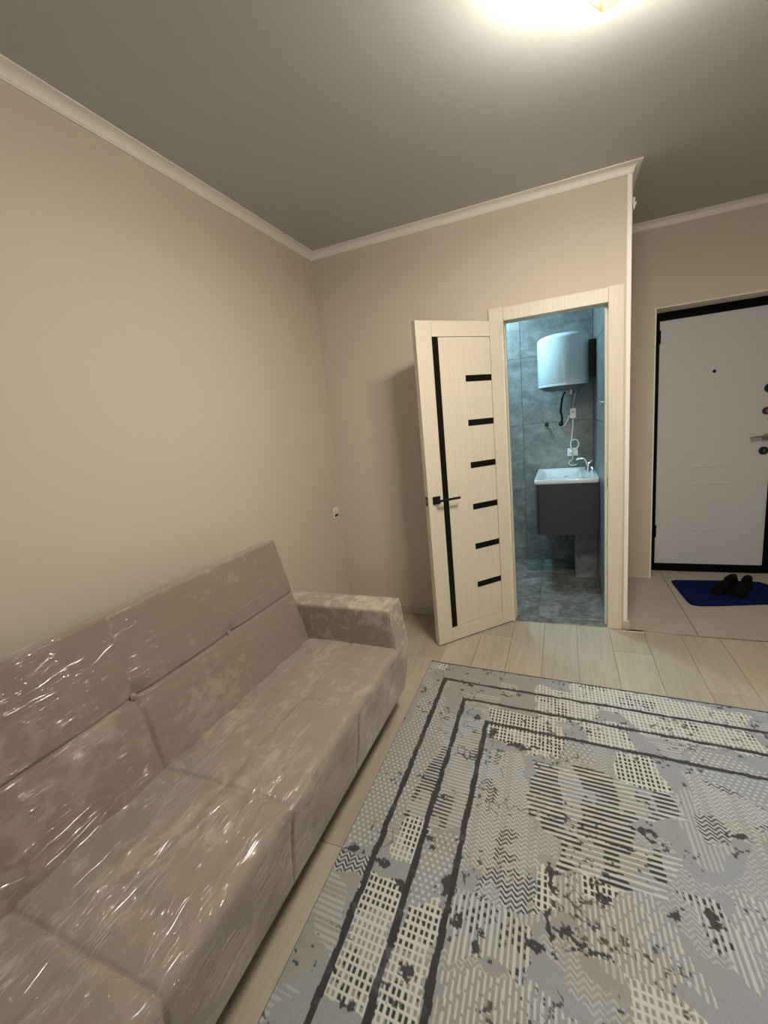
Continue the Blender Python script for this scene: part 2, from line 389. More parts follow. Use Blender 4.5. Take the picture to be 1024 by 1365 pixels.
for sgn, y0 in ((1, 0), (-1, -.04)):
    h = obj('door_handle', bx(bmesh.new(), .552, .604, min(y0, y0+sgn*.009), max(y0, y0+sgn*.009), .936, .984, bev=.0015), 'blackmetal', d1)
    h['label'] = 'square black lever handle'
    y = y0+sgn*.045
    lv = box(.43, .586, min(y-.005, y+.005), max(y-.005, y+.005), .953, .967, bev=.002)
    tube(lv, [(.578, y0+sgn*.008, .960), (.578, y, .960)], .009, 12)
    obj('lever', lv, 'blackmetal', h)
obj('latch_plate', box(LW-.001, LW+.0012, -.031, -.009, .932, .988), 'blackmetal', d1)
obj('latch_bolt', box(LW, LW+.009, -.026, -.014, .945, .975, bev=.002), 'steel', d1)
for z in (.25, 1.0, 1.75): obj('hinge', tube(bmesh.new(), [(-.003, -.044, z-.05), (-.003, -.044, z+.05)], .006, 10), 'steel', d1)

# ------------------------------------------------------------------ entrance door (door_2)
d2 = empty('door_2', (2.70, 1.175, 0), label='white steel entrance door in a thick black frame', cat='door', kind='structure')
X0, X1 = 2.267-2.70, 3.138-2.70
fr = box(X0, X0+.065, 0, .06, 0, 2.08, bev=.002); bx(fr, X1-.07, X1, 0, .06, 0, 2.08, bev=.002)
obj('frame', fr, 'darkframe', d2); obj('frame_head', box(X0+.065, X1-.07, 0, .06, 2.018, 2.08), 'darkframe', d2); obj('threshold', box(X0+.065, X1-.07, -.01, .06, 0, .064, bev=.003), 'darkframe', d2)
# leaf with three shallow grooves
zs = [.066, .350, .358, .735, .743, .870, .878, 2.016]
lf = box(X0+.066, X1-.071, -.004, .05, .066, 2.016, bev=.002)
leaf = obj('leaf', lf, 'entdoor', d2)
for z in (.354, .739, .874):
    g = obj('panel_moulding', sweep(bmesh.new(), [(-.006, -.004), (-.003, -.0072), (.003, -.0072), (.006, -.004)], [lambda a, c, z=z: (-.14, c, z+a), lambda a, c, z=z: (.145, c, z+a)]), 'entdoor', leaf)
obj('peephole', lathe(bmesh.new(), [(.012, 0), (.012, .006), (.008, .009), (.004, .009)], (-.005, -.004, 1.60), 16, 'y'), 'steel', d2)
def disc(name, x, z, r, m, t=.012, m2=None):
    pr = [(r, .001), (r, -t*.6), (r*.8, -t), (r*.45, -t), (r*.42, -t*.6)]
    o = auto(obj(name, lathe(bmesh.new(), pr, (x, -.004, z), 24, 'y'), m, d2))
    if m2: obj('keyway', box(x-.004, x+.004, -.004-t*1.3, -.004-t*.5, z-.010, z+.010, bev=.001), m2, o)
    return o
disc('lock_rosette', .338, 1.437, .034, 'tealmetal', .014, 'steel')['label'] = 'dark upper lock rosette'
disc('thumb_turn', .328, 1.273, .028, 'redplastic', .016, 'steel')['label'] = 'reddish grey thumb turn'
disc('lock_rosette', .325, .978, .030, 'tealmetal', .014, 'steel')['label'] = 'dark lower lock rosette'
hd = disc('door_handle', .333, 1.078, .024, 'steel', .018)
obj('lever', tube(bmesh.new(), smooth_path([(.333, -.01, 1.078), (.333, -.05, 1.078), (.29, -.055, 1.086), (.25, -.055, 1.086), (.225, -.052, 1.079)]), .0085, 10), 'steel', hd, True)
for z in (.35, 1.9): obj('hinge', tube(bmesh.new(), [(X0+.062, -.012, z-.05), (X0+.062, -.012, z+.05)], .010, 12), 'darkframe', d2)

# ------------------------------------------------------------------ sofa
sofa = empty('sofa', (0, 0, 0), label='beige velvet click-clack sofa still wrapped in clear plastic film', cat='sofa')
YA, YB = -1.105, -3.20          # outer ends of the base
YI, YJ = -1.265, -3.04          # inner faces of the arms
def groove(d, w): return math.exp(-(d/w)**2)
SEAMS_Y = (-1.70, -2.14, -2.58); 
# seat: closed cross-section in x,z swept along y, with stitched seams pressed in
prof = [(.30, .20), (.34, .125), (.50, .118), (.80, .118), (.856, .122)]
prof += [(.862+.040*(k/8), .130+.255*(k/8)) for k in range(9)]
for k in range(1, 10):
    t = k/10*math.pi/2; prof.append((.902-.034*(1-math.cos(t))+.003*math.sin(2*t), .385+.042*math.sin(t)))
ntop = 44
prof += [(.868-(.868-.33)*(k/ntop), .427+.006*math.sin(math.pi*k/ntop)) for k in range(ntop+1)]
prof += [(.31, .40)]
ys = [YA, YA-.004, YA-.012]+[YA-.02-k*(YA-YB-.04)/420 for k in range(421)]+[YB+.012, YB+.004, YB]
rng = random.Random(3)
ph = [rng.random()*6.28 for _ in range(12)]
def seatpt(x, z, y, i):
    d = 0; top = max(0, min(1, (z-.36)/.06)); e = min(abs(y-YA), abs(y-YB))
    for s in SEAMS_Y: d += .007*groove(y-s, .006)*(1 if x > .3 else 0)+.0022*groove(y-s, .04)*top
    dx = .66-x; d += (.007*groove(dx, .006)+.002*groove(dx, .035))*top
    for s in SEAMS_Y: d += .005*math.exp(-((y-s)**2+dx*dx)/.0012)*top
    wr = (.0016*math.sin(y*31+ph[0]+x*7)+.0012*math.sin(y*67+x*13+ph[1])+.001*math.sin(x*90+y*9+ph[2]))
    z2 = z-d*top+wr*top; x2 = x
    if z > .14 and x > .84: x2 = x-(1-top)*d+.003*math.sin(y*23+z*20+ph[3])*(1-top)
    if e < .02:
        k = (1-math.sqrt(max(0, 1-(1-e/.02)**2)))*.02
        cx, cz = .6, .27; L = math.hypot(x2-cx, z2-cz); x2 -= (x2-cx)/L*k; z2 -= (z2-cz)/L*k
    return (x2, y, z2)
bm = bmesh.new(); R = [[bm.verts.new(seatpt(x, z, y, i)) for i, (x, z) in enumerate(prof)] for y in ys]
for A, B in zip(R, R[1:]):
    for k in range(len(prof)): bm.faces.new((A[k], A[(k+1) % len(prof)], B[(k+1) % len(prof)], B[k]))
bm.faces.new(R[0]); bm.faces.new(R[-1]); bmesh.ops.recalc_face_normals(bm, faces=bm.faces[:])
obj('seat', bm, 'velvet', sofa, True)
# backrest: slab with front grid
P0 = Vector((.438, 0, .40)); P1 = Vector((.305, 0, .945)); up = (P1-P0); Lb = up.length; up.normalize(); nb = Vector((up.z, 0, -up.x))  # nb faces the room
TH = .125; ROW = .285
nv, ny = 150, 330
def backpt(s, y):
    e = min(abs(y-YI), abs(y-YJ)); d = 0
    es = Lb-s
    for q in SEAMS_Y: 
        k = .75 if q != -2.14 else 1
        d += .009*groove(y-q, .006)*k*(1 if (q == -2.14 and s < ROW) else .3)+.004*groove(y-q, .06)
    d += .010*groove(s-ROW, .005)+.004*groove(s-ROW, .04)
    for q in (-1.70, -2.14, -2.58): d += .017*math.exp(-((y-q)**2+(s-ROW)**2)/.0012)
    rd = .011
    for q in (e, es):
        if q < rd: d += rd-math.sqrt(max(0, rd*rd-(rd-q)**2))
    d -= .0015*math.sin(y*29+ph[4]+s*9)+.0011*math.sin(y*55+s*25+ph[5])
    return P0+up*s-nb*d+Vector((0, y, 0))
bm = bmesh.new(); F = []
S_ = sorted(set([0]+[Lb*k/nv for k in range(nv+1)]+[Lb-.003, Lb-.008, Lb-.014])); 
Y_ = [YI, YI-.003, YI-.009]+[YI-.016-k*(YI-YJ-.032)/ny for k in range(ny+1)]+[YJ+.009, YJ+.003, YJ]
F = [[bm.verts.new(backpt(s, y)) for y in Y_] for s in S_]
for A, B in zip(F, F[1:]):
    for k in range(len(Y_)-1): bm.faces.new((A[k], A[k+1], B[k+1], B[k]))
bt = [bm.verts.new(P0+Vector((0, y, 0))-nb*TH) for y in Y_]; tp = [bm.verts.new(P1+Vector((0, y, 0))-nb*TH) for y in Y_]
for k in range(len(Y_)-1):
    bm.faces.new((F[-1][k], F[-1][k+1], tp[k+1], tp[k])); bm.faces.new((tp[k], tp[k+1], bt[k+1], bt[k])); bm.faces.new((bt[k], bt[k+1], F[0][k+1], F[0][k]))
for k in (0, -1): bm.faces.new([F[i][k] for i in range(len(S_))]+[tp[k], bt[k]])
bmesh.ops.recalc_face_normals(bm, faces=bm.faces[:])
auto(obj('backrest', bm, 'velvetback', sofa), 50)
for q in (-1.70, -2.14, -2.58):
    c = P0+up*ROW-nb*.024+Vector((0, q, 0)); bm = bmesh.new(); bmesh.ops.create_uvsphere(bm, u_segments=14, v_segments=8, radius=.012)
    for v in bm.verts: v.co = c+Vector((0, v.co.y, 0))+nb*(v.co.x*.45)+up*v.co.z
    obj('button', bm, 'velvetback', sofa, True)
# the clear film lies in taut thin creases along the sofa; each crease is a tiny round ridge
fm = N('clear_plastic_film'); t_ = fm.n('BsdfTransparent'); g_ = fm.n('BsdfGlossy'); g_.inputs['Roughness'].default_value = .17
mx_ = fm.n('MixShader'); mx_.inputs[0].default_value = .10; fm.l(t_.outputs[0], mx_.inputs[1]); fm.l(g_.outputs[0], mx_.inputs[2])
fm.l(mx_.outputs[0], fm.t.nodes['Material Output'].inputs[0]); M['film'] = fm.m
rr = random.Random(21); bm = bmesh.new()
def crease(f, a0, a1, b0, b1, r):
    n = max(6, int(abs(b1-b0)/.008)); pts = []; rs = []; p1, p2 = rr.random()*6, rr.random()*6
    for i in range(n+1):
        t = i/n; a = a0+(a1-a0)*t; b = b0+(b1-b0)*t
        w = .0008*math.sin(t*n*.8+p1)+.0016*math.sin(t*n*.3+p2)
        R3 = r*(.35+.65*math.sin(math.pi*t))*(1+.05*math.sin(t*n*.7+p2)); p = Vector(f(a+w, b))
        q1 = Vector(f(a+w+.002, b)); q0 = Vector(f(a+w-.002, b)); nn = Vector((0, 1, 0)).cross(q1-q0).normalized()
        if nn.dot(Vector((.7, 0, .7))) < 0: nn = -nn
        pts.append(p-nn*R3*.78); rs.append(R3)
    tube(bm, pts, rs, 20)
def on_seat(u, y):    # u: metres of cloth from the back of the seat (0) over the top and down the front
    if u < .535: x = .333+u; return seatpt(x, .427+.006*math.sin(math.pi*(.868-x)/.538), y, 0)
    t = (u-.535)/.062
    if t < 1: a = (1-t)*math.pi/2; return seatpt(.902-.034*(1-math.cos(a))+.003*math.sin(2*a), .385+.042*math.sin(a), y, 0)
    k = u-.597; return seatpt(.902-k*.157, .385-k, y, 0)
for i in range(95):
    y = rr.uniform(-2.85, -1.75) if i < 70 else rr.uniform(-1.8, -1.3); L = rr.uniform(.03, .20)*(1 if i < 70 else .35); u = rr.uniform(.06, .53); sl = rr.gauss(.0, .10)+.06
    crease(on_seat, u, u+sl*L, y, y-L, rr.uniform(.0035, .0085))
for i in range(44):
    y = rr.uniform(-2.8, -1.5); L = rr.uniform(.03, .13); u = rr.uniform(.54, .61); crease(on_seat, u, u+rr.gauss(0, .02), y, y-L, rr.uniform(.004, .008))
def on_back(s_, y): return backpt(s_, y)+nb*.0003
for i in range(16):
    y = rr.uniform(-2.75, -2.05); L = rr.uniform(.05, .22); s0 = rr.uniform(.40, Lb-.02); crease(on_back, s0, s0+rr.gauss(-.02, .02), y, y-L, rr.uniform(.004, .010))
for i in range(18):
    y = rr.uniform(-2.75, -2.25); L = rr.uniform(.04, .18); s0 = rr.uniform(.035, .10); crease(on_back, s0, max(.03, s0+rr.gauss(0, .03)), y, y-L, rr.uniform(.005, .011))
for i in range(22):
    y = rr.uniform(-1.5, -1.28); s0 = rr.choice((.06, .30))+rr.uniform(0, .04); crease(on_back, s0, s0+.012, y, y-rr.uniform(.01, .03), .005)
tag(obj('plastic_film_creases', bm, 'film', sofa, True), 'shiny creases of the clear plastic film', kind='stuff')
# arms
def arm(y0, y1):
    bm = bmesh.new(); nx, nyy, nz = 26, 8, 8
    x0, x1, z0, z1 = .25, .893, .405, .612
    bmesh.ops.create_cube(bm, size=1); bmesh.ops.subdivide_edges(bm, edges=bm.edges[:], cuts=22, use_grid_fill=True)
    for v in bm.verts:
        p = v.co*2; r = .16   # rounded cube remap
        q = Vector((p.x, p.y, p.z)); hx, hy, hz = (x1-x0)/2, (y1-y0)/2, (z1-z0)/2; rad = .009
        w = Vector((q.x*hx, q.y*hy, q.z*hz)); c = Vector((max(-hx+rad, min(hx-rad, w.x)), max(-hy+rad, min(hy-rad, w.y)), max(-hz+rad, min(hz-rad, w.z))))
        dlt = w-c; w = c+dlt.normalized()*rad if dlt.length > 1e-6 else w
        if dlt.length < 1e-6: pass
        puff = .006*(1-q.x**2)*(1-q.y**2) if q.z > .99 else 0
        X = w.x+(x0+x1)/2; Z = w.z+(z0+z1)/2+puff
        X -= .018*max(0, (Z-.45)/.16)*(1 if q.x > 0 else 0)*q.x
        v.co = (X, w.y+(y0+y1)/2, Z+.001*math.sin(X*50))
    bmesh.ops.remove_doubles(bm, verts=bm.verts[:], dist=1e-5); bmesh.ops.recalc_face_normals(bm, faces=bm.faces[:])
    return bm
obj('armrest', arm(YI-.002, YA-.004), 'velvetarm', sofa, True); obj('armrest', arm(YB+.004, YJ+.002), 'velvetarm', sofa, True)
obj('base_frame', box(.20, .80, YB+.04, YA-.04, .07, .125), 'darkframe', sofa)
for x, y in ((.25, YA-.10), (.76, YA-.10), (.25, YB+.10), (.76, YB+.10)): obj('leg', tube(bmesh.new(), [(x, y, .0), (x, y, .075)], [.018, .026], 12), 'darkframe', sofa)
obj('hinge_bracket', box(.28, .36, YB+.2, YA-.2, .125, .30), 'darkframe', sofa)

# ------------------------------------------------------------------ rug
def vnoise(x, y, seed=0):
    def h(i, j):
        n = (i.astype(np.int64)*374761393+j.astype(np.int64)*668265263+seed*1442695041) & 0xffffffff
        n = ((n ^ (n >> 13))*1274126177) & 0xffffffff
        return ((n ^ (n >> 16)) & 0xffff)/65535.
    i, j = np.floor(x), np.floor(y); fx, fy = x-i, y-j; fx = fx*fx*(3-2*fx); fy = fy*fy*(3-2*fy)
    return (h(i, j)*(1-fx)+h(i+1, j)*fx)*(1-fy)+(h(i, j+1)*(1-fx)+h(i+1, j+1)*fx)*fy
def fbm(x, y, s, o=4, seed=0):
    a, t, r = .5, 0, 0
    for k in range(o): r = r+a*vnoise(x*s, y*s, seed+k*17); t += a; a *= .55; s *= 2.1
    return r/t
def inpoly(x, y, P):
    c = np.zeros(x.shape, bool)
    for k in range(len(P)):
        (x1, y1), (x2, y2) = P[k], P[k-1]
        if y1 == y2: continue
        c ^= ((y1 > y) != (y2 > y)) & (x < (x2-x1)*(y-y1)/(y2-y1)+x1)
    return c
ZONES = [
('D', [(0.4, 0.34), (0.69, 0.35), (0.76, 0.45), (0.72, 0.57), (0.55, 0.57), (0.41, 0.54)]),
('G', [(0.78, -0.02), (1.52, 0.06), (1.46, 0.23), (0.78, 0.18)]), ('G', [(0.61, 0.08), (0.88, 0.12), (0.89, 0.31), (0.62, 0.37)]),
('G', [(1.0, 0.2), (1.5, 0.2), (1.5, .33), (1.05, 0.33)]), ('G', [(0.59, 0.38), (0.72, 0.38), (0.69, 0.6), (0.6, 0.6)]),
('W', [(0.69, 0.43), (0.85, 0.45), (0.84, 0.58), (0.7, 0.61)]), ('D', [(0.94, 0.46), (1.08, 0.47), (1.11, 0.64), (1.04, 0.65), (0.93, 0.61)]),
('G', [(.04, .02), (.11, .02), (.11, .09), (.04, .09)]), ('G', [(.8, .3), (1.0, .3), (1.02, .45), (.85, .45)]),
('W', [(1.21, 0.33), (1.46, 0.41), (1.39, 0.61), (1.23, 0.53)]),
('S', [(0.63, 0.63), (0.81, 0.61), (0.97, 0.62), (1.11, 0.66), (1.12, 0.75), (0.97, 0.79), (0.95, 0.88), (1.07, 0.89), (1.02, 1.05), (0.91, 1.06), (0.71, 1.06), (0.71, 0.97), (0.63, 0.94), (0.59, 0.82)]),
('Z', [(1.15, 0.71), (1.28, 0.68), (1.27, 0.77), (1.17, 0.83), (1.14, 0.78)]), ('L', [(1.18, 0.51), (1.28, 0.51), (1.38, 0.64), (1.31, 0.83), (1.26, 0.74), (1.17, 0.68)]),
('L', [(0.40, 0.65), (0.58, 0.6), (0.61, 0.91), (0.65, 1.07), (0.47, 1.16), (0.4, 1.16)]), ('Z', [(0.49, 1.13), (0.61, 1.10), (0.64, 1.22), (0.58, 1.25), (0.48, 1.24)]),
('D', [(0.63, 1.06), (0.7, 1.05), (0.7, 1.2), (0.63, 1.22)]), ('D', [(0.78, 1.06), (0.87, 1.05), (0.86, 1.12), (0.79, 1.13)]),
('V', [(0.72, 1.08), (0.97, 1.05), (1.07, 1.28), (0.97, 1.28), (0.88, 1.29), (0.78, 1.25)]), ('G', [(0.88, 1.27), (0.96, 1.3), (1.05, 1.33), (0.88, 1.45)]),
('K', [(1.05, 1.02), (1.14, 1.01), (1.2, 1.15), (1.17, 1.24), (1.12, 1.19), (1.08, 1.11)]), ('K', [(0.4, 1.26), (0.51, 1.24), (0.62, 1.28), (0.65, 1.36), (0.61, 1.41), (0.54, 1.37), (0.43, 1.43)]),
('V', [(0.41, 1.45), (0.66, 1.39), (0.75, 1.45), (0.45, 1.60)]), ('V', [(1.2, .95), (1.4, .95), (1.35, 1.2), (1.15, 1.1)]),
('W', [(-0.08, 0.75), (0.03, 0.55), (0.03, 0.37), (0.14, 0.12), (0.22, 0.7), (0.14, 1.19), (-0.05, 1.24)]), ('Z', [(-0.01, 1.26), (0.13, 1.24), (0.13, 1.32), (0.0, 1.33)]),
('B', [(0.12, 0.50), (0.25, 0.45), (0.27, 1.05), (0.12, 1.07)]), ('B', [(0.26, 0.55), (0.4, 0.48), (0.4, 1.04), (0.26, 1.07)]),
('D', [(0.17, 1.06), (0.27, 1.04), (0.27, 1.20), (0.18, 1.22)]), ('D', [(0.13, 1.3), (0.26, 1.28), (0.26, 1.38), (0.13, 1.40)]),
('G', [(0.12, 1.40), (0.26, 1.38), (0.26, 1.62), (0.12, 1.63)]), ('W', [(0.26, 1.09), (0.38, 1.06), (0.38, 1.29), (0.25, 1.36)]),
('D', [(0.28, 1.34), (0.39, 1.30), (0.37, 1.43), (0.28, 1.47)]), ('G', [(0.26, 1.47), (0.38, 1.43), (0.39, 1.62), (0.26, 1.64)])]
BLOTS = [(.55, .56, .085, .020), (.60, .575, .05, .018), (.69, 1.10, .010, .07), (.69, 1.22, .012, .06), (.73, 1.25, .05, .018), (.79, 1.27, .05, .012), (.65, 1.31, .05, .014), (.44, 1.33, .03, .04), (.50, 1.36, .02, .03),
         (1.0, .85, .06, .012), (.91, .92, .08, .007), (1.26, .76, .04, .014), (1.10, 1.06, .03, .025), (.27, .19, .04, .012), (.46, .22, .05, .012), (.33, 1.49, .03, .03), (.15, 1.25, .05, .018), (.06, 1.23, .03, .02), (.30, 1.12, .03, .012), (.36, .44, .03, .03), (.43, .52, .02, .05), (.30, .92, .03, .02), (.20, .86, .04, .02), (.25, 1.30, .03, .02), (.38, 1.25, .03, .05), (.57, .40, .008, .05), (.83, 1.12, .03, .02), (.21, 1.61, .05, .015), (1.02, 1.08, .03, .03)]
def rug_colour(u, v):
    wu, wv = u+.012*(fbm(u, v, 18, 3, 5)-.5), v+.012*(fbm(u, v, 18, 3, 9)-.5)
    zu, zv = u+.06*(fbm(u, v, 14, 3, 31)-.5), v+.06*(fbm(u, v, 14, 3, 37)-.5)
    grey = np.array([.29, .28, .262]); lav = np.array([.29, .302, .33]); white = np.array([.56, .56, .525]); dark = np.array([.038, .034, .034]); mid = np.array([.235, .22, .20])
    t = np.clip((fbm(u, v, 4, 3, 77)-.5)*2.5+u*.75-.05, 0, 1)[..., None]
    C = grey*(1-t)+lav*t
    C = C*(.9+.2*vnoise(u*500, v*500, 3))[..., None]
    qu, qv = np.floor(u/.0042)*.0042, np.floor(v/.0052)*.0052
    dz = fbm(qu, qv, 11, 4, 51)           # distress: where dark yarn shows
    tri = lambda a: np.abs((a % 1)-.5)*2
    assigned = np.zeros(u.shape, bool)
    inner = (u > .40) & (v > .455)
    def put(mask, col, a=1.0): C[mask] = C[mask]*(1-a)+np.asarray(col)*a
    for ty, P in ZONES:
        m = inpoly(zu, zv, P) & ~assigned; assigned |= m
        if ty in 'DG':
            a, b_ = (u/.0165) % 1, (v/.0215) % 1
            hole = (a > .38) & (b_ > .32); put(m, white)
            dk = (dz > .44) if ty == 'D' else (dz > .63)
            put(m & hole, grey*.95); put(m & hole & dk, dark)
        elif ty == 'W':
            a, b_ = (u/.021+.5*np.floor(v/.018)) % 1, (v/.018) % 1
            put(m & (np.hypot(a-.5, b_-.5) < .27), white, .8)
        elif ty in 'SB':
            per = .0205 if ty == 'S' else .0165
            b_ = ((v+.004*(fbm(u, v, 9, 2, 4)-.5))/per) % 1
            put(m & (b_ < .38), white, .85 if ty == 'S' else .6)
            put(m & (b_ > .42) & (b_ < .86) & (fbm(u, v*.3, 16, 2, 61)*.6+fbm(u, v, 9, 3, 62)*.4 > (.475 if ty == 'S' else .62)), dark)
        elif ty == 'V':
            a = (u/.0155+.06*np.sin(v*40)) % 1; b_ = (v/.05+np.floor(u/.0155)*.37) % 1
            put(m & (a < .42) & (b_ < .85), white, .8)
        elif ty == 'K':
            a = (u/.0165) % 1; b_ = (v/.026+np.floor(u/.0165)*.5) % 1
            put(m & (a < .40), white, .8); put(m & (a > .48) & (b_ < .6) & (dz > .42), dark)
        elif ty in 'ZL':
            q = (v/.0165+tri(u/.032)*1.0) % 1
            put(m & (q < .36), white, .75)
            put(m & (q > .45) & (q < .85) & (dz > (.47 if ty == 'Z' else .64)), dark)
    rest = ~assigned
    k = fbm(u, v, 7, 2, 91)
    q = (v/.0165+tri(u/.032)) % 1; put(rest & inner & (k > .60) & (q < .35), white, .5)
    a = (u/.0155) % 1; put(rest & inner & (k < .36) & (a < .4), white, .5)
    b_ = (v/.0165) % 1; put(rest & ~inner & (k > .58) & (b_ < .4), white, .4)
    fl_ = fbm(qu, qv, 26, 3, 15); put(rest & (fl_ > .80), dark, .9)
    # scattered distress
    bl = np.zeros(u.shape); fn = fbm(qu, qv, 75, 3, 23)
    jx, jy = .05*(fbm(qu, qv, 22, 2, 87)-.5), .05*(fbm(qu, qv, 22, 2, 88)-.5)
    for bu, bv, su, sv in BLOTS: bl = np.maximum(bl, np.exp(-((u+jx-bu)/su)**2-((v+jy-bv)/sv)**2))
    put((bl*.6+fn*.8) > .80, dark, .95)
    cr = np.abs(fbm(u+jx*.3, v+jy*.3, 5, 4, 121)-.5)      # hairline cracks of dark yarn
    put((cr < .006) & (fbm(u, v, 6, 2, 131) > .58), dark, .8)
    put(((fbm(u, v, 9, 2, 41) > .66) & (fn > .68)), dark, .85)
    # three frames of dark lines
    for k, (bu, bv) in enumerate(((.118, .165), (.258, .308), (.392, .452))):
        w = .0105+.003*(fbm(u, v, 12, 2, 71+k)-.5)*2
        ln = ((np.abs(wu-bu-.006) < w) & (wv > bv-w)) | ((np.abs(wv-bv) < w*.85) & (wu > bu-.002))
        fade = .95+.5*(fbm(u, v, 30, 3, 81)-.3)
        f = np.where(ln, np.clip(fade, .7, 1), 0)[..., None]; C[:] = C*(1-f)+dark*f
    ed = (v < .011+.004*fbm(u, v, 60, 2, 7)); C[ed] = (.03, .026, .026)
    ed = (u < .0035); C[ed] = (.05, .045, .04)
    return np.clip(C, 0, 1)
RU, RV = 2.0, 3.0
us = np.concatenate([np.arange(0, 1.62, .0030), np.linspace(1.64, RU, 10)]); vs_ = np.concatenate([np.arange(0, 1.80, .0033), np.linspace(1.83, RV, 24)])
UU, VV = np.meshgrid(us, vs_); nU, nV = len(us), len(vs_)
O = np.array([.860, -.652]); UA = np.array([.99832, -.05795]); VA = np.array([.0179, -.99984])
XY = O+UU[..., None]*UA+VV[..., None]*VA
cc = rug_colour(UU, VV)
lum = cc.mean(-1); Z = .009+.0016*np.clip(lum/.5, 0, 1)+.0012*(fbm(UU, VV, 5, 2, 2)-.5)
Z += .004*np.exp(-(((UU)**2+(VV)**2)/.003))      # the corner lifts a little
Z[0] = 0.001; Z[:, 0] = .001; Z[-1] = .001; Z[:, -1] = .001
me = bpy.data.meshes.new('rug'); co_ = np.concatenate([XY, Z[..., None]], -1).reshape(-1, 3).astype(np.float32)
idx = np.arange(nU*nV).reshape(nV, nU); q = np.stack([idx[:-1, :-1], idx[1:, :-1], idx[1:, 1:], idx[:-1, 1:]], -1).reshape(-1, 4).astype(np.int32)
me.vertices.add(nU*nV); me.vertices.foreach_set('co', co_.ravel()); me.loops.add(q.size); me.loops.foreach_set('vertex_index', q.ravel())
me.polygons.add(len(q)); me.polygons.foreach_set('loop_start', np.arange(0, q.size, 4, dtype=np.int32)); me.update(calc_edges=True)
at = me.color_attributes.new('yarn', 'FLOAT_COLOR', 'POINT'); at.data.foreach_set('color', np.concatenate([cc, np.ones(cc.shape[:2]+(1,))], -1).astype(np.float32).ravel())
q_ = N('woven_rug_yarn'); a_ = q_.n('VertexColor', layer_name='yarn'); q_.base(a_.outputs[0]); q_.set(Roughness=.92, Sheen_Weight=.1)
q_.bump(q_.noise(q_.coord(), 700, 2), .35, .0015); me.materials.append(q_.m)
tag(obj('rug', me, q_.m), 'grey and cream patchwork rug with distressed dark border lines', 'rug')

# ------------------------------------------------------------------ ceiling lamp
LA = math.atan2(-.83, -.56)
cz = 2.542; corner = Vector((1.749, -1.250)); ax = Vector((-.56, -.83)).normalized(); ay = Vector((.83, -.56)).normalized(); hs = .175
lc = corner+(ax+ay)*(hs-.012)
lamp = empty('ceiling_lamp', (lc.x, lc.y, H), math.atan2(ax.y, ax.x), label='square glowing ceiling lamp with rounded corners and gold inner edge', cat='lamp')
zb = cz-H
obj('top_cover', prism(bmesh.new(), rrect(-hs+.001, hs-.001, -hs+.001, hs-.001, .045), zb+.041, zb+.046), 'white', lamp)
obj('light_ring', ringprism(bmesh.new(), rrect(-hs, hs, -hs, hs, .045), rrect(-hs+.032, hs-.032, -hs+.032, hs-.032, .02), zb, zb+.004), 'ring', lamp)['label'] = 'glowing white outer ring'
obj('ring_side', ringprism(bmesh.new(), rrect(-hs, hs, -hs, hs, .045), rrect(-hs+.032, hs-.032, -hs+.032, hs-.032, .02), zb+.004, zb+.040), 'ring_side', lamp)
obj('gold_frame', ringprism(bmesh.new(), rrect(-hs+.033, hs-.033, -hs+.033, hs-.033, .02), rrect(-hs+.036, hs-.036, -hs+.036, hs-.036, .018), zb-.002, zb+.0405), 'gold', lamp)
obj('center_panel', prism(bmesh.new(), rrect(-hs+.037, hs-.037, -hs+.037, hs-.037, .017), zb+.030, zb+.0405), 'panel_glow', lamp)
obj('ceiling_plate', prism(bmesh.new(), rrect(-.10, .10, -.10, .10, .02), zb+.046, 0), 'white', lamp)

# ------------------------------------------------------------------ wall socket on the left wall
so = empty('wall_socket', (0, -.090, .825), label='white double wall socket low on the sofa wall near the corner', cat='socket')
obj('plate', box(0, .010, -.040, .040, -.040, .040, bev=.003), 'white', so)
obj('rocker', box(.010, .014, -.030, .030, -.002, .031, bev=.002), 'white', so)
obj('socket_slot', box(.010, .0125, -.024, .024, -.030, -.012), 'blackmetal', so)
wf = empty('wall_fixture', (XP, .05, 2.49), label='tiny white fixture high on the hall side of the partition', cat='fixture')
obj('body', box(0, .020, -.022, .022, -.03, .03, bev=.006, seg=3), 'white', wf); obj('knob', tube(bmesh.new(), [(.018, 0, 0), (.028, 0, 0)], .009, 12), 'white', wf)

# ------------------------------------------------------------------ bathroom fittings
# boxed pipes in the corner
pb = tag(obj('pipe_boxing', box(1.705, BX1-.001, .915, BY1-.002, 0, .443, bev=.002), 'walltile'), 'tiled pipe boxing in the bathroom corner under the basin cabinet', 'pipe boxing')
# vanity cabinet on the right wall
VX0, VX1, VY0, VY1 = 1.418, BX1-.002, .66, 1.36
vc = empty('vanity_cabinet', (1.65, 1.0, .46), label='anthracite wall hung cabinet under the washbasin', cat='cabinet')
def rel(e, *a, **k):
    x, y, z = e.location; return box(a[0]-x, a[1]-x, a[2]-y, a[3]-y, a[4]-z, a[5]-z, **k)
obj('body', rel(vc, VX0+.018, VX1, VY0, VY1, .445, .862, bev=.002), 'anthracite', vc)
obj('drawer_front', rel(vc, VX0, VX0+.0165, VY0+.002, VY1-.002, .448, .855, bev=.002), 'anthracite', vc)
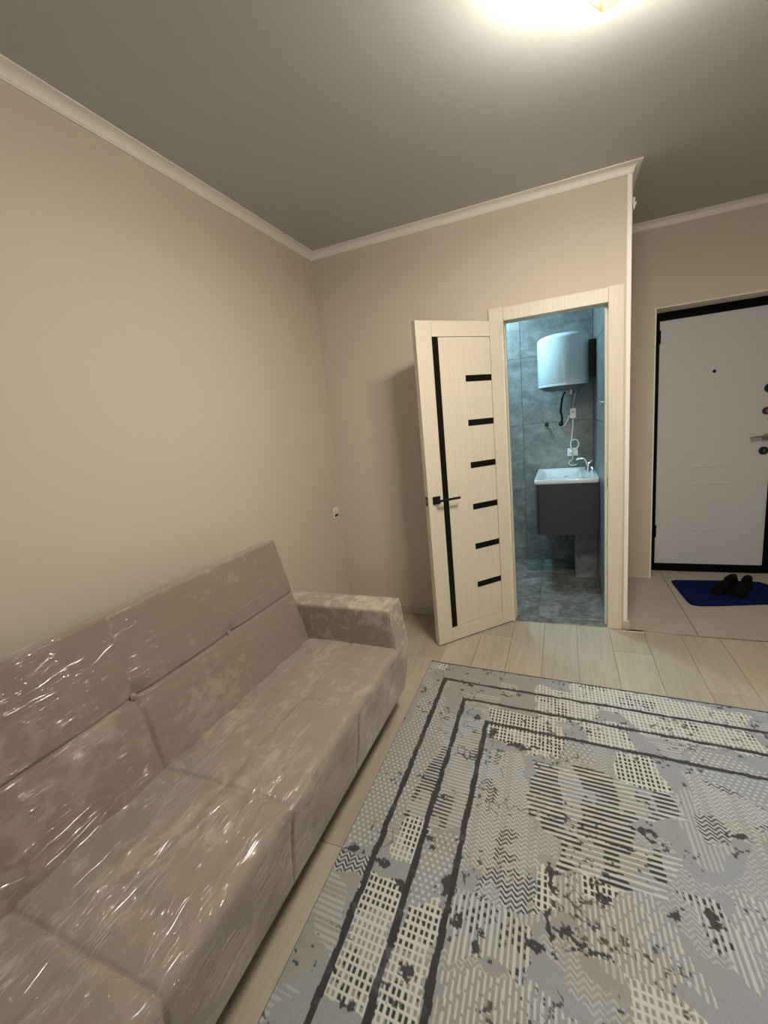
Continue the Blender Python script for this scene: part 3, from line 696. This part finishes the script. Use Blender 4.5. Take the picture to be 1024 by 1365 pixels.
# washbasin
wbn = empty('washbasin', (1.65, 1.0, .862), label='white ceramic washbasin on the anthracite cabinet', cat='washbasin')
bm = bmesh.new(); ex, ey, ez = wbn.location
out = rrect(VX0-.012-ex, VX1-ex, VY0-.010-ey, VY1+.010-ey, .02, 5); inn = rrect(VX0+.03-ex, VX1-.12-ex, VY0+.05-ey, VY1-.05-ey, .05, 5); low = rrect(VX0+.07-ex, VX1-.16-ex, VY0+.10-ey, VY1-.10-ey, .05, 5)
def ring_(P, z): return [bm.verts.new((x, y, z)) for x, y in P]
def shr(P, k): return [(x*(1-k), y*(1-k)) for x, y in P]
RR = [ring_(shr(out, .01), 0), ring_(out, .004), ring_(out, .030), ring_(shr(out, .012), .036), ring_(inn, .034), ring_(shr(inn, .04), .026), ring_(low, -.06)]
for A, B in zip(RR, RR[1:]):
    for k in range(len(A)): bm.faces.new((A[k], A[(k+1) % len(A)], B[(k+1) % len(A)], B[k]))
bm.faces.new(RR[-1]); bm.faces.new(RR[0]); bmesh.ops.recalc_face_normals(bm, faces=bm.faces[:])
# the bowl dips into the cabinet: keep it above the cabinet's top board
for v in RR[-1]: v.co.z = .004
auto(obj('bowl', bm, 'ceramic', wbn), 50)
obj('drain', lathe(bmesh.new(), [(.022, 0), (.022, .003), (.014, .004)], (0, 0, .0045), 20), 'chrome', wbn)
fc = empty('faucet', (1.812, 1.0, .897), label='chrome mixer tap with curved spout on the basin rim', cat='tap')
auto(obj('body', lathe(bmesh.new(), [(.027, 0), (.027, .006), (.021, .010), (.020, .055), (.017, .062)], (0, 0, 0), 24), 'chrome', fc))
obj('spout', tube(bmesh.new(), smooth_path([(-.002, 0, .03), (-.008, .0, .09), (-.03, 0, .118), (-.07, 0, .118), (-.088, 0, .108)]), .0085, 12), 'chrome', fc, True)
obj('lever', tube(bmesh.new(), smooth_path([(.0, 0, .062), (.01, -.0, .075), (.03, -.005, .098)]), [.012]*7+[.008]*6, 12), 'chrome', fc, True)
obj('handle', tube(bmesh.new(), [(.03, -.06, 0), (.03, -.06, .05)], [.016, .013], 14), 'chrome', fc, True)
# drain trap
dt = empty('drain_trap', (1.62, 1.0, .445), label='dark plastic drain trap below the basin cabinet', cat='pipe')
auto(obj('cup', lathe(bmesh.new(), [(.018, 0), (.018, -.03), (.034, -.055), (.034, -.125), (.024, -.14)], (0, 0, 0), 20), 'bagpipe', dt))
obj('outlet_pipe', tube(bmesh.new(), smooth_path([(.0, .03, -.09), (.02, .12, -.085), (.03, .3, -.075), (.03, .398, -.08)]), .016, 12), 'bagpipe', dt, True)
# boiler
bo = empty('water_heater', (1.633, 1.10, 1.615), label='white enamel cylindrical water heater hung above the washbasin', cat='water heater')
R_ = .197; hh = .385
pr = [(.02, -.035), (.10, -.034), (.15, -.022), (.178, -.004)]
auto(obj('bottom_cap', lathe(bmesh.new(), pr+[(R_-.004, .002)], (0, 0, 0), 56), 'bagpipe', bo), 50)
pr = [(R_-.003, .0), (R_, .003), (R_, .018), (R_-.002, .020), (R_-.001, .022), (R_, .026), (R_, hh-.02), (R_-.004, hh-.006), (R_-.02, hh+.008), (.14, hh+.022), (.02, hh+.03)]
auto(obj('tank', lathe(bmesh.new(), pr, (0, 0, 0), 72), 'enamel', bo), 40)
obj('bracket_shade_plate', box(.180, BX1-.002-1.633, -.03, .03, .05, .34, bev=.004), 'blackmetal', bo)  # black plate stands in for the wall shadow in the gap beside the tank
obj('pipe_stub', tube(bmesh.new(), [(.06, -.02, -.02), (.06, -.02, -.07)], .010, 12), 'white', bo); obj('pipe_stub', tube(bmesh.new(), [(.10, .02, -.02), (.10, .02, -.07)], .010, 12), 'steel', bo)
obj('dial', lathe(bmesh.new(), [(.016, 0), (.014, -.01)], (-.04, -.03, -.034), 18), 'white', bo)
def hose(name, pts, r, m, label, cat, extra=None):
    p0 = Vector(pts[0]); e = empty(name, p0, label=label, cat=cat)
    obj('hose' if cat == 'hose' else 'wire', tube(bmesh.new(), [p-p0 for p in smooth_path(pts, 8)], r, 10), m, e, True)
    if extra: extra(e, p0)
    return e
def elbow(at, r=.02, m='blackmetal'):
    def f(e, p0):
        a = Vector(at)-p0; obj('fitting', tube(bmesh.new(), [(a.x, BY1-.001-p0.y, a.z), (a.x, BY1-.05-p0.y, a.z)], [r, r*.8], 14), m, e, True)
    return f
hose('water_hose', [(1.645, 1.14, 1.565), (1.628, 1.25, 1.53), (1.612, 1.33, 1.42), (1.622, 1.35, 1.35), (1.612, 1.36, 1.30)], .009, 'blackmetal', 'black flexible hose curving from the water heater to the wall', 'hose', elbow((1.611, 0, 1.30)))
hose('water_hose', [(1.682, 1.385, 1.37), (1.668, 1.392, 1.33), (1.64, 1.393, 1.285), (1.60, 1.392, 1.268)], .004, 'white', 'thin pale wire looping from the plug box across the tiles', 'cable')
va = empty('wall_outlet_pipe', (1.489, BY1, 1.304), label='dark capped pipe outlet sticking out of the tiled wall', cat='pipe fitting')
obj('stub', tube(bmesh.new(), [(0, -.001, 0), (0, -.05, 0)], .011, 14), 'blackmetal', va, True); obj('cap', tube(bmesh.new(), [(0, -.045, 0), (0, -.07, 0)], [.020, .018], 8), 'blackmetal', va)
rc = empty('heater_plug_box', (1.712, BY1, 1.385), label='pale safety plug box hanging on the cable below the water heater', cat='plug')
obj('body', box(-.026, .026, -.038, -.004, -.045, .045, bev=.008, seg=2), 'white', rc); obj('button', box(-.008, .008, -.042, -.037, .005, .02, bev=.002), 'steel', rc)
hose('heater_cable', [(1.722, 1.12, 1.545), (1.722, 1.25, 1.50), (1.714, 1.375, 1.46), (1.712, 1.378, 1.435)], .005, 'white', 'white cable dropping from the water heater to the plug box', 'cable')
hose('heater_cable', [(1.712, BY1-.02, 1.338), (1.708, BY1-.02, 1.25), (1.700, BY1-.02, 1.16), (1.69, BY1-.03, 1.12), (1.695, BY1-.03, 1.065)], .006, 'white', 'white cable running down the tiles from the plug box', 'cable')
hose('heater_cable', [(1.715, BY1-.04, 1.06), (1.75, BY1-.04, 1.085), (1.752, BY1-.03, 1.13), (1.73, BY1-.02, 1.15), (1.705, BY1-.02, 1.145)], .006, 'white', 'white cable coil looped beside the bathroom socket', 'cable')
hose('heater_cable', [(1.70, BY1-.03, 1.015), (1.705, BY1-.03, .98), (1.67, BY1-.02, .94), (1.70, BY1-.02, .915), (1.74, BY1-.02, .925)], .004, 'white', 'white cable end curling below the bathroom socket', 'cable')
bs = empty('bathroom_socket', (1.706, BY1, 1.038), label='white double socket on the tiled wall above the basin', cat='socket')
obj('plate', box(-.045, .045, -.022, -.001, -.035, .035, bev=.004), 'white', bs); obj('plug', tube(bmesh.new(), [(-.012, -.022, .005), (-.012, -.05, .005)], .017, 14), 'white', bs, True)
bl = empty('bathroom_lamp', (1.02, .80, BH), label='round cool white lamp on the bathroom ceiling', cat='lamp')
obj('glow_disc', lathe(bmesh.new(), [(.10, -.035), (.11, -.030), (.11, -.012)], (0, 0, 0), 32), 'bathlamp', bl); obj('rim', lathe(bmesh.new(), [(.125, -.012), (.125, 0)], (0, 0, 0), 32), 'white', bl)
# small valve knob on the bathroom side wall
vk = empty('robe_hook', (BX1, .30, 1.45), label='small round chrome hook on the bathroom side wall by the doorway', cat='hook')
obj('stem', tube(bmesh.new(), [(-.001, 0, 0), (-.02, 0, 0)], .006, 10), 'chrome', vk); obj('head', tube(bmesh.new(), [(-.018, 0, 0), (-.026, 0, 0)], .012, 14), 'chrome', vk, True)

# ------------------------------------------------------------------ doormat and shoes
poly = [(2.43, .925), (2.405, .90), (2.405, .86), (2.425, .50), (2.44, .45), (2.48, .435), (2.60, .455), (2.95, .545), (3.02, .60), (3.02, .90), (2.98, .95), (2.80, .955)]
mt = tag(obj('doormat', prism(bmesh.new(), poly, 0.0005, .010, bev=.003), 'mat'), 'blue rubber doormat in front of the entrance door', 'doormat')
def shoe(name, toe, heel, label, mirror=1):
    toe = Vector(toe); heel = Vector(heel); d = toe-heel; L = d.length; a = math.atan2(d.y, d.x)
    e = empty(name, (heel.x, heel.y, .0105), a, label=label, cat='shoe', group='pair of black shoes on the blue doormat'); e.scale = (1, .95, .72)
    xs_ = [0, .01, .03, .07, .11, .15, .19, .23, .255, .272, .28]
    wd = [.018, .028, .033, .034, .034, .038, .045, .046, .038, .024, .010]
    ht = [.060, .085, .090, .082, .078, .078, .068, .055, .044, .032, .020]
    k = L/.28
    bm = bmesh.new(); prs = []
    for x, w in zip(xs_, wd):
        off = .006*math.sin(x/.28*math.pi)*mirror
        prs.append((x*k, w*k, off))
    P = [(x, off+w) for x, w, off in prs]+[(x, off-w) for x, w, off in reversed(prs)]
    obj('sole', prism(bmesh.new(), P, 0, .022, bev=.004), 'sole', e)
    R2 = []
    for (x, w, off), h in zip(prs, ht):
        ring = []
        for j in range(13):
            t = math.pi*j/12; ww = w*.95*math.copysign(abs(math.cos(t))**.7, math.cos(t)); z = .020+h*abs(math.sin(t))**.75
            ring.append(bm.verts.new((x, off+ww, z)))
        R2.append(ring)
    for A, B in zip(R2, R2[1:]):
        for j in range(12): bm.faces.new((A[j], A[j+1], B[j+1], B[j]))
    bm.faces.new(R2[0]); bm.faces.new(R2[-1]); bmesh.ops.recalc_face_normals(bm, faces=bm.faces[:])
    obj('upper', bm, 'shoe', e, True)
    # padded collar around the opening
    ring = [(k*(.060+.052*math.cos(t)), .024*math.sin(t), .100+.014*max(0, -math.cos(t))) for t in [i*2*math.pi/18 for i in range(19)]]
    obj('collar', tube(bmesh.new(), ring, .008, 8, cap=False), 'shoe', e, True)
    obj('tongue', box(.105*k, .125*k, -.018, .018, .09, .122, bev=.006, seg=2), 'shoe', e)
    for i, x in enumerate((.135, .155, .175)): obj('lace', tube(bmesh.new(), [(x*k, -.024, .092-.006*i), (x*k, 0, .099-.008*i), (x*k, .024, .092-.006*i)], .0035, 6), 'sole', e)
shoe('shoe', (2.62, .64), (2.805, .865), 'black shoe nearer the bathroom partition on the blue doormat', 1)
shoe('shoe', (2.74, .60), (2.885, .845), 'black shoe farther from the bathroom partition on the blue doormat', -1)
